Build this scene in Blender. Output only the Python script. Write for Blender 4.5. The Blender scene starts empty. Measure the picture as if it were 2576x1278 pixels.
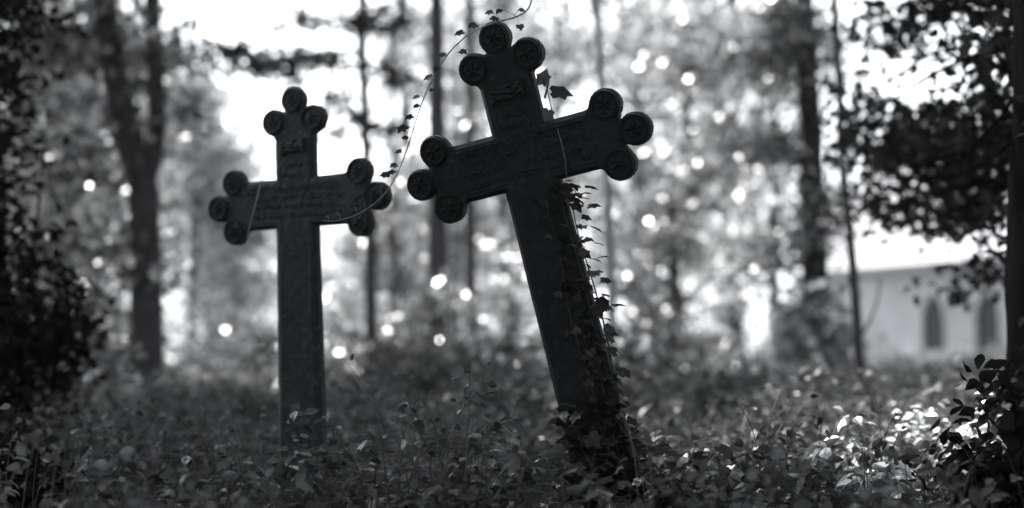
import bpy, math, random
import numpy as np
from mathutils import Vector, Matrix, noise as mnoise
C = bpy.context.scene
PI = math.pi
rng = np.random.default_rng(11)
random.seed(11)

# ------------------------------------------------------------------ camera, sky, sun, exposure
CAM_H = 0.40
F, CX, CY, HOR = 3576.0, 1287.5, 639.0, 900.0        # photograph measured 2575 px wide
TILT = math.atan((HOR - CY) / F)
cam_d = bpy.data.cameras.new('camera')
cam_d.sensor_width = 36; cam_d.lens = 50; cam_d.clip_end = 1500; cam_d.clip_start = 0.05
cam = bpy.data.objects.new('camera', cam_d); C.collection.objects.link(cam)
cam.location = (0, 0, CAM_H); cam.rotation_euler = (PI/2 + TILT, 0, 0)
C.camera = cam
cam_d.dof.use_dof = True; cam_d.dof.focus_distance = 3.42; cam_d.dof.aperture_fstop = 1.4
cam_d.dof.aperture_blades = 0

SUN_EL, SUN_AZ = math.radians(44), math.radians(-33)   # azimuth from straight ahead, minus = left
w = bpy.data.worlds.new('World'); C.world = w; w.use_nodes = True
nt = w.node_tree; nt.nodes.clear()
sky = nt.nodes.new('ShaderNodeTexSky'); sky.sky_type = 'NISHITA'; sky.sun_disc = False
sky.sun_elevation = SUN_EL; sky.sun_rotation = SUN_AZ; sky.dust_density = 3.0
bw = nt.nodes.new('ShaderNodeRGBToBW')
tint = nt.nodes.new('ShaderNodeVectorMath'); tint.operation = 'MULTIPLY'; tint.inputs[1].default_value = (0.93, 0.965, 1.0)
bg = nt.nodes.new('ShaderNodeBackground'); bg.inputs[1].default_value = 0.14
out = nt.nodes.new('ShaderNodeOutputWorld')
nt.links.new(sky.outputs[0], bw.inputs[0]); nt.links.new(bw.outputs[0], tint.inputs[0])
nt.links.new(tint.outputs[0], bg.inputs[0]); nt.links.new(bg.outputs[0], out.inputs[0])
sd = bpy.data.lights.new('sun', 'SUN'); sd.energy = 5.0; sd.angle = math.radians(0.5); sd.color = (1.0, 0.985, 0.975)
so = bpy.data.objects.new('sun', sd); C.collection.objects.link(so)
sv = Vector((math.sin(SUN_AZ)*math.cos(SUN_EL), math.cos(SUN_AZ)*math.cos(SUN_EL), math.sin(SUN_EL)))
so.rotation_euler = sv.to_track_quat('Z', 'Y').to_euler()
C.view_settings.view_transform = 'Standard'; C.view_settings.look = 'None'
C.view_settings.exposure = 1.95; C.view_settings.gamma = 1.0
C.render.engine = 'CYCLES'
cy = C.cycles
cy.use_denoising = True; cy.max_bounces = 6; cy.diffuse_bounces = 3; cy.glossy_bounces = 2
cy.transmission_bounces = 4; cy.volume_bounces = 1; cy.transparent_max_bounces = 6
cy.sample_clamp_indirect = 6; cy.caustics_reflective = False; cy.caustics_refractive = False

# ------------------------------------------------------------------ helpers
CT, ST = math.cos(TILT), math.sin(TILT)
def at(px, py, d):
    """photo pixel + depth along the lens axis -> world point"""
    X = (px-CX)/F*d; U = (CY-py)/F*d
    return np.array([X, d*CT - U*ST, CAM_H + d*ST + U*CT])

def mat(name, base, rough=0.7, noise_scale=8, amount=0.4, metallic=0.0, bump=0.0, spec=0.4, detail=6, stretch=None):
    m = bpy.data.materials.new(name); m.use_nodes = True; t = m.node_tree
    b = t.nodes['Principled BSDF']
    tc = t.nodes.new('ShaderNodeTexCoord'); mp = t.nodes.new('ShaderNodeMapping')
    if stretch: mp.inputs['Scale'].default_value = stretch
    n = t.nodes.new('ShaderNodeTexNoise'); n.inputs['Scale'].default_value = noise_scale; n.inputs['Detail'].default_value = detail
    n.inputs['Roughness'].default_value = 0.65
    r = t.nodes.new('ShaderNodeValToRGB')
    lo = [c*(1-amount) for c in base]; hi = [c*(1+amount) for c in base]
    r.color_ramp.elements[0].position = 0.3; r.color_ramp.elements[1].position = 0.7
    r.color_ramp.elements[0].color = (*lo, 1); r.color_ramp.elements[1].color = (*hi, 1)
    t.links.new(tc.outputs['Object'], mp.inputs[0]); t.links.new(mp.outputs[0], n.inputs['Vector'])
    t.links.new(n.outputs['Fac'], r.inputs[0]); t.links.new(r.outputs[0], b.inputs['Base Color'])
    b.inputs['Roughness'].default_value = rough; b.inputs['Metallic'].default_value = metallic
    b.inputs['Specular IOR Level'].default_value = spec
    if bump:
        bp = t.nodes.new('ShaderNodeBump'); bp.inputs['Strength'].default_value = bump; bp.inputs['Distance'].default_value = 0.02
        t.links.new(n.outputs['Fac'], bp.inputs['Height']); t.links.new(bp.outputs[0], b.inputs['Normal'])
    return m

def iron(name, base):
    m = mat(name, base, 0.6, 7, 0.5, 0.1, 0.5, 0.3, detail=10); t = m.node_tree; b = t.nodes['Principled BSDF']
    tc = t.nodes.new('ShaderNodeTexCoord'); n = t.nodes.new('ShaderNodeTexNoise'); n.inputs['Scale'].default_value = 55; n.inputs['Detail'].default_value = 8; n.inputs['Roughness'].default_value = .75
    r = t.nodes.new('ShaderNodeValToRGB'); r.color_ramp.elements[0].position = .53; r.color_ramp.elements[1].position = .68
    mx = t.nodes.new('ShaderNodeMix'); mx.data_type = 'RGBA'
    src = b.inputs['Base Color'].links[0].from_socket
    t.links.new(tc.outputs['Object'], n.inputs['Vector']); t.links.new(n.outputs['Fac'], r.inputs[0]); t.links.new(r.outputs[0], mx.inputs[0])
    t.links.new(src, mx.inputs[6]); mx.inputs[7].default_value = (base[0]*3.2, base[1]*3.2, base[2]*3.1, 1); t.links.new(mx.outputs[2], b.inputs['Base Color'])
    return m

def leafmat(name, refl, trans, gloss=0.05, rough=0.35, var=0.5):
    m = bpy.data.materials.new(name); m.use_nodes = True; t = m.node_tree; t.nodes.clear()
    g = t.nodes.new('ShaderNodeNewGeometry')
    mr = t.nodes.new('ShaderNodeMapRange'); mr.inputs['To Min'].default_value = 1-var; mr.inputs['To Max'].default_value = 1+var
    t.links.new(g.outputs['Random Per Island'], mr.inputs['Value'])
    def col(v):
        x = t.nodes.new('ShaderNodeVectorMath'); x.operation = 'SCALE'; x.inputs[0].default_value = (v*.975, v*.99, v)
        t.links.new(mr.outputs[0], x.inputs['Scale']); return x
    d = t.nodes.new('ShaderNodeBsdfDiffuse'); tr = t.nodes.new('ShaderNodeBsdfTranslucent')
    gl = t.nodes.new('ShaderNodeBsdfGlossy'); gl.inputs['Roughness'].default_value = rough
    t.links.new(col(refl).outputs[0], d.inputs[0]); t.links.new(col(trans).outputs[0], tr.inputs[0])
    wn = t.nodes.new('ShaderNodeMath'); wn.operation = 'MULTIPLY'; wn.inputs[1].default_value = 7.31; fr = t.nodes.new('ShaderNodeMath'); fr.operation = 'FRACT'
    pw = t.nodes.new('ShaderNodeMath'); pw.operation = 'POWER'; pw.inputs[1].default_value = 2.2; sc = t.nodes.new('ShaderNodeMath'); sc.operation = 'MULTIPLY'; sc.inputs[1].default_value = gloss*1.9
    t.links.new(g.outputs['Random Per Island'], wn.inputs[0]); t.links.new(wn.outputs[0], fr.inputs[0]); t.links.new(fr.outputs[0], pw.inputs[0]); t.links.new(pw.outputs[0], sc.inputs[0]); t.links.new(sc.outputs[0], gl.inputs[0])
    a1 = t.nodes.new('ShaderNodeAddShader'); a2 = t.nodes.new('ShaderNodeAddShader'); o = t.nodes.new('ShaderNodeOutputMaterial')
    t.links.new(d.outputs[0], a1.inputs[0]); t.links.new(tr.outputs[0], a1.inputs[1])
    t.links.new(a1.outputs[0], a2.inputs[0]); t.links.new(gl.outputs[0], a2.inputs[1]); t.links.new(a2.outputs[0], o.inputs[0])
    return m

M = {
 'iron':  iron('cast_iron', (0.0105, 0.0135, 0.0155)),
 'iron2': iron('cast_iron_weathered', (0.022, 0.027, 0.030)),
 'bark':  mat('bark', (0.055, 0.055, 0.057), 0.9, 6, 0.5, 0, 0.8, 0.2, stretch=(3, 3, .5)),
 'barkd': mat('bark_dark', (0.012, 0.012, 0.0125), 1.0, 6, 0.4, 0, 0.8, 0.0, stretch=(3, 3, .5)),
 'bark_sil': mat('bark_silhouette', (0.003, 0.003, 0.0033), 1.0, 6, 0.4, 0, 0.6, 0.0, stretch=(3, 3, .5)),  # bark colour blackened to imitate a silhouette at the vignetted edges
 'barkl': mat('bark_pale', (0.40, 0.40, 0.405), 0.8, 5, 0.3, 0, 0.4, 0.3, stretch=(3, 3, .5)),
 'soil':  mat('soil', (0.018, 0.018, 0.0185), 0.95, 3, 0.5, 0, 0.6, 0.1),
 'plaster': mat('plaster', (0.42, 0.42, 0.43), 0.9, .35, 0.3, 0, 0.1, 0.2),
 'rooft': mat('roof_tiles', (0.36, 0.36, 0.37), 0.8, 4, 0.2, 0, 0.1, 0.3),
 'glassd': mat('dark_glass', (0.012, 0.013, 0.014), 0.5, 3, 0.3, 0, 0, 0.1),
 'trim':  mat('stone_trim', (0.5, 0.5, 0.51), 0.85, 5, 0.15, 0, 0.1, 0.2),
 'stone': mat('pale_stone', (0.72, 0.72, 0.73), 0.85, 9, 0.15, 0, 0.2, 0.2),
 'stoned': mat('dark_stone', (0.10, 0.10, 0.105), 0.7, 20, 0.4, 0, 0.2, 0.3),
 'leadc': mat('window_lead', (0.03, 0.03, 0.032), 0.6, 20, 0.3),
 'stem':  mat('stem', (0.035, 0.035, 0.036), 0.6, 20, 0.3, 0, 0, 0.3),
 'stemp': mat('dry_stalk', (0.16, 0.16, 0.163), 0.6, 20, 0.2, 0, 0, 0.3),
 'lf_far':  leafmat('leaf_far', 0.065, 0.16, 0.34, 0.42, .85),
 'lf_sun_tint': leafmat('leaf_sun_tint', 0.11, 0.34, 0.30, 0.42, .85),  # leaf colour lightened to stand in for hazy glow and patches of sun
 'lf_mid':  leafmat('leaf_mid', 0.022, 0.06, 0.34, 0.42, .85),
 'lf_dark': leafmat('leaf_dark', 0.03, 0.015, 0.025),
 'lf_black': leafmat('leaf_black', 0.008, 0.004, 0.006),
 'lf_ivy':  leafmat('leaf_ivy', 0.028, 0.008, 0.035, 0.4),
 'lf_ivyg': leafmat('leaf_ivy_ground', 0.045, 0.02, 0.06, 0.36, .6),
 'lf_herb': leafmat('leaf_herb', 0.036, 0.040, 0.05, 0.36, .7),
}

def link_mesh(name, V, Fs, m, parent=None, smooth=False):
    me = bpy.data.meshes.new(name)
    V = np.asarray(V, dtype=np.float32)
    if isinstance(Fs, np.ndarray):
        k = Fs.shape[1]
        me.vertices.add(len(V)); me.vertices.foreach_set('co', V.ravel())
        me.loops.add(Fs.size); me.loops.foreach_set('vertex_index', Fs.ravel().astype(np.int32))
        me.polygons.add(len(Fs)); me.polygons.foreach_set('loop_start', np.arange(0, Fs.size, k, dtype=np.int32))
        me.update(calc_edges=True)
    else:
        me.from_pydata([tuple(map(float, v)) for v in V], [], Fs)
    if smooth: me.polygons.foreach_set('use_smooth', np.ones(len(me.polygons), dtype=bool))
    me.materials.append(m)
    o = bpy.data.objects.new(name, me); C.collection.objects.link(o)
    if parent: o.parent = parent
    return o
def tag(o, label=None, cat=None, group=None, kind=None):
    if label: o['label'] = label
    if cat: o['category'] = cat
    if group: o['group'] = group
    if kind: o['kind'] = kind
    return o
def empty(name, loc, label, cat, group=None):
    o = bpy.data.objects.new(name, None); C.collection.objects.link(o); o.location = tuple(map(float, loc))
    bpy.context.view_layer.update()
    return tag(o, label, cat, group)

class MB:
    """collects pieces of one mesh in world space, shifted to its parent's origin when linked"""
    def __init__(s): s.v = []; s.f = []
    def add(s, V, Fs):
        n = sum(len(a) for a in s.v); s.v.append(np.asarray(V, float)); s.f += [tuple(i+n for i in f) for f in Fs]
    def box(s, c, size, R=None):
        V = np.array([[x, y, z] for x in (-.5, .5) for y in (-.5, .5) for z in (-.5, .5)])*np.array(size)
        if R is not None: V = V @ np.array(R).T
        s.add(V+np.array(c), [(0,1,3,2), (4,6,7,5), (0,4,5,1), (2,3,7,6), (0,2,6,4), (1,5,7,3)])
    def tube(s, P, R, n=8, wob=0.0):
        P = np.asarray(P, float); R = np.broadcast_to(R, (len(P),)); V = []; k = len(P)
        T = np.gradient(P, axis=0); T /= np.linalg.norm(T, axis=1)[:, None]+1e-9
        a = np.cross(T[0], [0.3, 1, 0.2]); a /= np.linalg.norm(a)
        ph = random.random()*10
        for i in range(k):
            a = a - T[i]*a.dot(T[i]); a /= np.linalg.norm(a); b = np.cross(T[i], a)
            for j in range(n):
                th = 2*PI*j/n
                r = R[i]*(1+wob*mnoise.noise(Vector((math.cos(th)*1.5+ph, math.sin(th)*1.5, i*.45))))
                V.append(P[i]+r*(a*math.cos(th)+b*math.sin(th)))
        Fs = [(i*n+j, i*n+(j+1) % n, (i+1)*n+(j+1) % n, (i+1)*n+j) for i in range(k-1) for j in range(n)]
        Fs += [tuple(range(n))[::-1], tuple((k-1)*n+j for j in range(n))]
        s.add(V, Fs)
    def build(s, name, m, parent=None, smooth=False):
        V = np.concatenate(s.v)
        if parent: V = V - np.array(parent.matrix_world.translation)
        return link_mesh(name, V, s.f, m, parent, smooth)

def smooth_path(pts, n=12):
    pts = np.asarray(pts, float); k = len(pts)
    if k < 3: return pts[0]+(pts[-1]-pts[0])*np.linspace(0, 1, n)[:, None]
    out_ = []
    ext = np.vstack([2*pts[0]-pts[1], pts, 2*pts[-1]-pts[-2]])
    for i in range(k-1):
        p0, p1, p2, p3 = ext[i:i+4]
        for t in np.linspace(0, 1, n, endpoint=False):
            out_.append(.5*((2*p1)+(-p0+p2)*t+(2*p0-5*p1+4*p2-p3)*t*t+(-p0+3*p1-3*p2+p3)*t**3))
    out_.append(pts[-1]); return np.array(out_)

# leaf templates: x across, y along to the tip, z up; unit length
T_RHOMB = (np.array([[0,0,0],[.30,.45,.07],[0,1,-.06],[-.30,.45,.07]]), np.array([[0,1,2,3]]))
T_OVATE = (np.array([[0,0,0],[.20,.15,.05],[.31,.42,.09],[.18,.75,.05],[0,1,-.10],[-.18,.75,.05],[-.31,.42,.09],[-.20,.15,.05],[0,.42,0],[0,.75,-.02]]),
           np.array([[0,1,2,8],[8,2,3,9],[9,3,4,4],[0,8,6,7],[8,9,5,6],[9,4,5,5]]))
T_IVY = (np.array([[0,.07,0],[.18,-.05,.04],[.44,.08,.02],[.36,.34,.06],[.45,.60,.01],[.24,.68,.05],[0,1,-.10],[-.24,.68,.05],[-.45,.60,.01],[-.36,.34,.06],[-.44,.08,.02],[-.18,-.05,.04],[0,.5,-.01]]),
         np.array([[0,1,2,3],[0,3,5,12],[3,4,5,5],[12,5,6,6],[12,6,7,7],[0,12,7,9],[7,8,9,9],[0,9,10,11]]))
def tri_fix(Fq): return [tuple(dict.fromkeys(f)) for f in Fq.tolist()]
def frames(n, up_bias=0.8, tip=None, droop=0.3):
    N = rng.normal(size=(n, 3)); N /= np.linalg.norm(N, axis=1)[:, None]; N[:, 2] += up_bias; N /= np.linalg.norm(N, axis=1)[:, None]+1e-9
    D = rng.normal(size=(n, 3)) if tip is None else tip+rng.normal(size=(n, 3))*.5
    D[:, 2] -= droop
    D -= N*(D*N).sum(1)[:, None]; D /= np.linalg.norm(D, axis=1)[:, None]+1e-9
    return np.cross(D, N), D, N
def leaves(P, S, tmpl, fr):
    X, Y, Z = fr; t, f = tmpl; n = len(P); S = np.broadcast_to(S, (n,))
    V = P[:, None, :]+S[:, None, None]*(t[None, :, 0, None]*X[:, None]+t[None, :, 1, None]*Y[:, None]+t[None, :, 2, None]*Z[:, None])
    Fs = f[None]+(np.arange(n)*len(t))[:, None, None]
    return V.reshape(-1, 3), Fs.reshape(-1, 4)
def build_leaves(name, P, S, tmpl, fr, m, parent=None):
    V, Fs = leaves(P, S, tmpl, fr)
    if parent is not None: V = V-np.array(parent.matrix_world.translation)
    if tmpl is T_RHOMB: return link_mesh(name, V, Fs, m, parent)
    # degenerate quads become triangles
    fl = Fs.tolist(); return link_mesh(name, V, [tuple(dict.fromkeys(q)) for q in fl], m, parent)

def gz(x, y):
    """height of the ground"""
    d = math.hypot(x, y)
    z = 0.05*mnoise.noise(Vector((x*.35, y*.35, 0)))+0.025*mnoise.noise(Vector((x*1.3, y*1.3, 3)))
    z += 0.6*max(0, min(1, (d-20)/60))
    return z

# ------------------------------------------------------------------ ground
gx = np.concatenate([-np.geomspace(400, 1, 34), np.linspace(-.9, .9, 13), np.geomspace(1, 400, 34)])
gy = np.concatenate([-np.geomspace(300, 1, 22), np.linspace(-.8, 14, 80), np.geomspace(14.5, 900, 34)])
gv = [(x, y, gz(x, y)) for y in gy for x in gx]; nx = len(gx)
gf = [(j*nx+i, j*nx+i+1, (j+1)*nx+i+1, (j+1)*nx+i) for j in range(len(gy)-1) for i in range(nx-1)]
tag(link_mesh('ground', gv, gf, M['soil'], smooth=True), kind='structure')

# ------------------------------------------------------------------ grave crosses
A_, AT, B_, BT, C_, R_, W_ = .2935, .304, .2345, .244, .0735, .0405, .0735
def rect_sdf(u, v, x0, x1, y0, y1):
    dx = np.maximum(x0-u, u-x1); dy = np.maximum(y0-v, v-y1)
    return np.where((dx < 0) & (dy < 0), np.maximum(dx, dy), np.hypot(np.maximum(dx, 0), np.maximum(dy, 0)))
def cross_body(name, parent, L, seed, m):
    h = 0.0028; T = 0.027
    xs = np.arange(-.339, .3391, h); ys = np.arange(-L, .350, h)
    U, V = np.meshgrid(xs, ys)
    tap = 1+0.16*np.clip(-V/L, 0, 1)
    arm = rect_sdf(U, V, -B_-.022, B_+.022, -W_, W_)
    up = rect_sdf(U, V, -W_*.98, W_*.98, 0, BT+.024)
    dn = rect_sdf(U/tap, V, -W_, W_, -L-1, 0)
    for s in (-1, 1): # chamfered ends beneath the medallions
        pass
    sd_ = np.minimum(np.minimum(arm, up), dn)
    for (u, v) in ((A_, 0), (B_, C_), (B_, -C_), (-A_, 0), (-B_, C_), (-B_, -C_), (0, AT), (-C_, BT), (C_, BT)):
        ci = np.hypot(U-u, V-v)-R_; kk = .013; hh_ = np.maximum(kk-np.abs(sd_-ci), 0)/kk
        sd_ = np.minimum(sd_, ci)-hh_*hh_*kk*.25
    ok = sd_ < h*.5
    idx = -np.ones(U.shape, int); cell = ok[:-1, :-1] & ok[1:, :-1] & ok[:-1, 1:] & ok[1:, 1:]
    use = np.zeros(U.shape, bool)
    for a, b in ((0, 0), (1, 0), (0, 1), (1, 1)): use[a:U.shape[0]-1+a, b:U.shape[1]-1+b] |= cell
    # height of the front face, minus y is towards the viewer
    d = -sd_
    H = np.zeros_like(U)
    # stopped chamfer along arms and shaft; none near the medallions and near the inner corners
    near = (np.abs(U) > B_-.055) & (np.abs(V) < .13) | (V > BT-.052)
    H -= np.where(near, 0, np.clip((0.011-d)/0.011, 0, 1)*0.008)
    H += np.where((d > .019) & (d < .024) & ~near, .0012, 0); H -= np.where(near, np.clip((.004-d)/.004, 0, 1)*.003, 0)
    # worn raised lettering, far too weathered to read: rows of upright strokes
    r2 = np.random.default_rng(seed)
    def row(v0, u0, u1, hgt, step=.0085):
        u = u0
        while u < u1:
            if r2.random() < .17: u += step*1.1; continue
            hh = hgt*(1 if r2.random() < .72 else 1.55); sl = (r2.random()-.5)*.3
            msk = (np.abs(U-u-sl*(V-v0)) < .0017) & (V > v0) & (V < v0+hh)
            H[msk] += .0019
            if r2.random() < .45:
                vv = v0+(0 if r2.random() < .5 else hgt*.9)
                H[(np.abs(V-vv) < .0016) & (U > u-.001) & (U < u+step)] += .0018
            u += step*(.75+.5*r2.random())
    for k, v0 in enumerate((.035, .010, -.016, -.042)):
        row(v0, -.17+.02*(k % 2), .17-.015*((k+1) % 2), .0115)
    for k, v0 in enumerate((.105, .078)): row(v0, -.038, .040, .009)
    H += 0.0009*np.vectorize(lambda a, b: mnoise.noise(Vector((a*60, b*60, seed))))(U, V)
    idx[use] = np.arange(use.sum())
    # pull the outer ring of vertices on to the outline
    g1 = np.gradient(sd_, h); gvv, guu = g1
    gn = np.hypot(guu, gvv)+1e-9; edge = use & (sd_ > -h*.55)
    UU = np.where(edge, U-guu/gn*sd_, U); VV = np.where(edge, V-gvv/gn*sd_, V)
    verts = np.stack([UU[use], -T/2-H[use], VV[use]], 1).tolist()
    faces = []
    jj, ii = np.nonzero(cell)
    for j, i in zip(jj, ii): faces.append((idx[j, i], idx[j, i+1], idx[j+1, i+1], idx[j+1, i]))
    cnt = {}
    for f in faces:
        for k in range(4):
            e = (f[k], f[(k+1) % 4]); cnt[e] = 1
    bd = [e for e in cnt if (e[1], e[0]) not in cnt]
    n0 = len(verts); mp = {}
    for e in bd:
        for q in e:
            if q not in mp:
                mp[q] = len(verts); p = verts[q]; verts.append([p[0], T/2, p[2]])
    for a, b in bd: faces.append((b, a, mp[a], mp[b]))
    o = link_mesh(name, verts, faces, m, parent)
    # flat back: three plates just inside the outline
    mb = MB(); mb.box((0, T/2-.003, 0), (2*B_+.036, .0045, 2*W_-.006)); mb.box((0, T/2-.0045, (BT+.02)/2), (2*W_*.92-.006, .0062, BT+.02)); mb.box((0, T/2-.0035, -L/2), (2*W_-.004, .0066, L))
    link_mesh('back_plate', np.concatenate(mb.v), mb.f, m, parent)
    return o
def medallion(parent, u, v, r, m, rot):
    T = 0.027; n = 60; r = r*.93
    prof = [(0, .0030), (.06, .0030)]+[(x, None) for x in (.12, .18, .24, .30, .36, .42, .48, .54)]+[(.60, .0008), (.72, .0008), (.75, .0032), (.80, .0040), (.85, .0032), (.88, .0018), (.93, .0062), (.97, .0050), (1.0, -.003)]
    V = []; Fs = []
    for q, h in prof:
        for j in range(n):
            th = 2*PI*j/n
            hh = h if h is not None else .0008+.0065*max(0, abs(math.cos(2.5*(th-rot)))**3)*(1-((q-.27)/.30)**2 if q > .27 else 1)
            V.append((u+q*r*math.cos(th), -T/2-hh, v+q*r*math.sin(th)))
    for i in range(len(prof)-1):
        for j in range(n): Fs.append((i*n+j, i*n+(j+1) % n, (i+1)*n+(j+1) % n, (i+1)*n+j))
    return link_mesh('medallion', V, Fs, m, parent)
def relief(parent, m, vz=.165, ww=.047, hh=.021, seed=3):
    # weathered relief of two clasped hands with cuffs
    nu, nv = 64, 30; V = []; Fs = []
    for j in range(nv):
        for i in range(nu):
            u = -1+2*i/(nu-1); v = -1+2*j/(nv-1)
            prof = .62+.38*min(1, max(0, (abs(u)-.5)/.15)) if abs(u) > .28 else .98-.25*abs(u)
            inside = min(1, max(0, (prof-abs(v))/.16))*min(1, max(0, (1-abs(u))/.06))
            hgt = .010*math.sqrt(inside)*(1+.25*(abs(u) > .68))
            hgt += inside*.0045*mnoise.noise(Vector((u*3.2, v*3.6, seed)))
            if abs(u) < .45: hgt += inside*.0016*math.sin(9*v+5*u)
            V.append((u*ww, -.0135-hgt+.002, vz+v*hh+.003*u))
    for j in range(nv-1):
        for i in range(nu-1): Fs.append((j*nu+i, j*nu+i+1, (j+1)*nu+i+1, (j+1)*nu+i))
    n0 = len(V)
    ring = [i for i in range(nu)]+[j*nu+nu-1 for j in range(1, nv)]+[(nv-1)*nu+i for i in range(nu-2, -1, -1)]+[j*nu for j in range(nv-2, 0, -1)]
    for q in ring: V.append((V[q][0], -.009, V[q][2]))
    k = len(ring)
    for a in range(k): Fs.append((ring[(a+1) % k], ring[a], n0+a, n0+(a+1) % k))
    Fs.append(tuple(n0+a for a in range(k)))
    return link_mesh('clasped_hands_relief', V, Fs, m, parent, smooth=True)
def cross(loc, yaw, pitch, roll, L, label, seed, m):
    Rz = Matrix.Rotation(yaw, 4, 'Z'); Rx = Matrix.Rotation(pitch, 4, 'X'); Ry = Matrix.Rotation(roll, 4, 'Y')
    root = bpy.data.objects.new('grave_cross', None); C.collection.objects.link(root)
    tag(root, label, 'grave cross', 'old iron grave crosses')
    Rm = Rz @ Rx @ Ry
    base = Vector(loc) + Rm @ Vector((0, 0, -L+.06))
    root.matrix_world = Matrix.Translation(base) @ Rm
    hub = bpy.data.objects.new('t', None)
    def shift(o): o.location = (0, 0, L-.06)
    shift(cross_body('shaft_and_arms', root, L, seed, m))
    for o in [c for c in root.children if c.name.startswith('back_plate')]: shift(o)
    k = 0
    for (u, v) in ((A_, 0), (B_, C_), (B_, -C_), (-A_, 0), (-B_, C_), (-B_, -C_), (0, AT), (-C_, BT), (C_, BT)):
        shift(medallion(root, u, v, R_*(1+.0*k), m, .3+k*.35)); k += 1
    shift(relief(root, m, seed=seed))
    return root, Rm, Vector(loc)
crossR, RR, OR = cross((.0348, 3.5, CAM_H+.4953), -.389, .2073, -.187, 1.06, 'near dark iron cross leaning to the left with ivy up its shaft', 5, M['iron'])
crossL, RL, OL = cross((-.6375, 4.1915, CAM_H+.4585), -.528, .0366, -.0127, .98, 'farther iron cross standing nearly upright behind the vine tip', 9, M['iron2'])
def onR(u, v, out_=0.03): return np.array(OR + RR @ Vector((u, -out_, v)))
def onL(u, v, out_=0.03): return np.array(OL + RL @ Vector((u, -out_, v)))

exec_order = None
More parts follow.
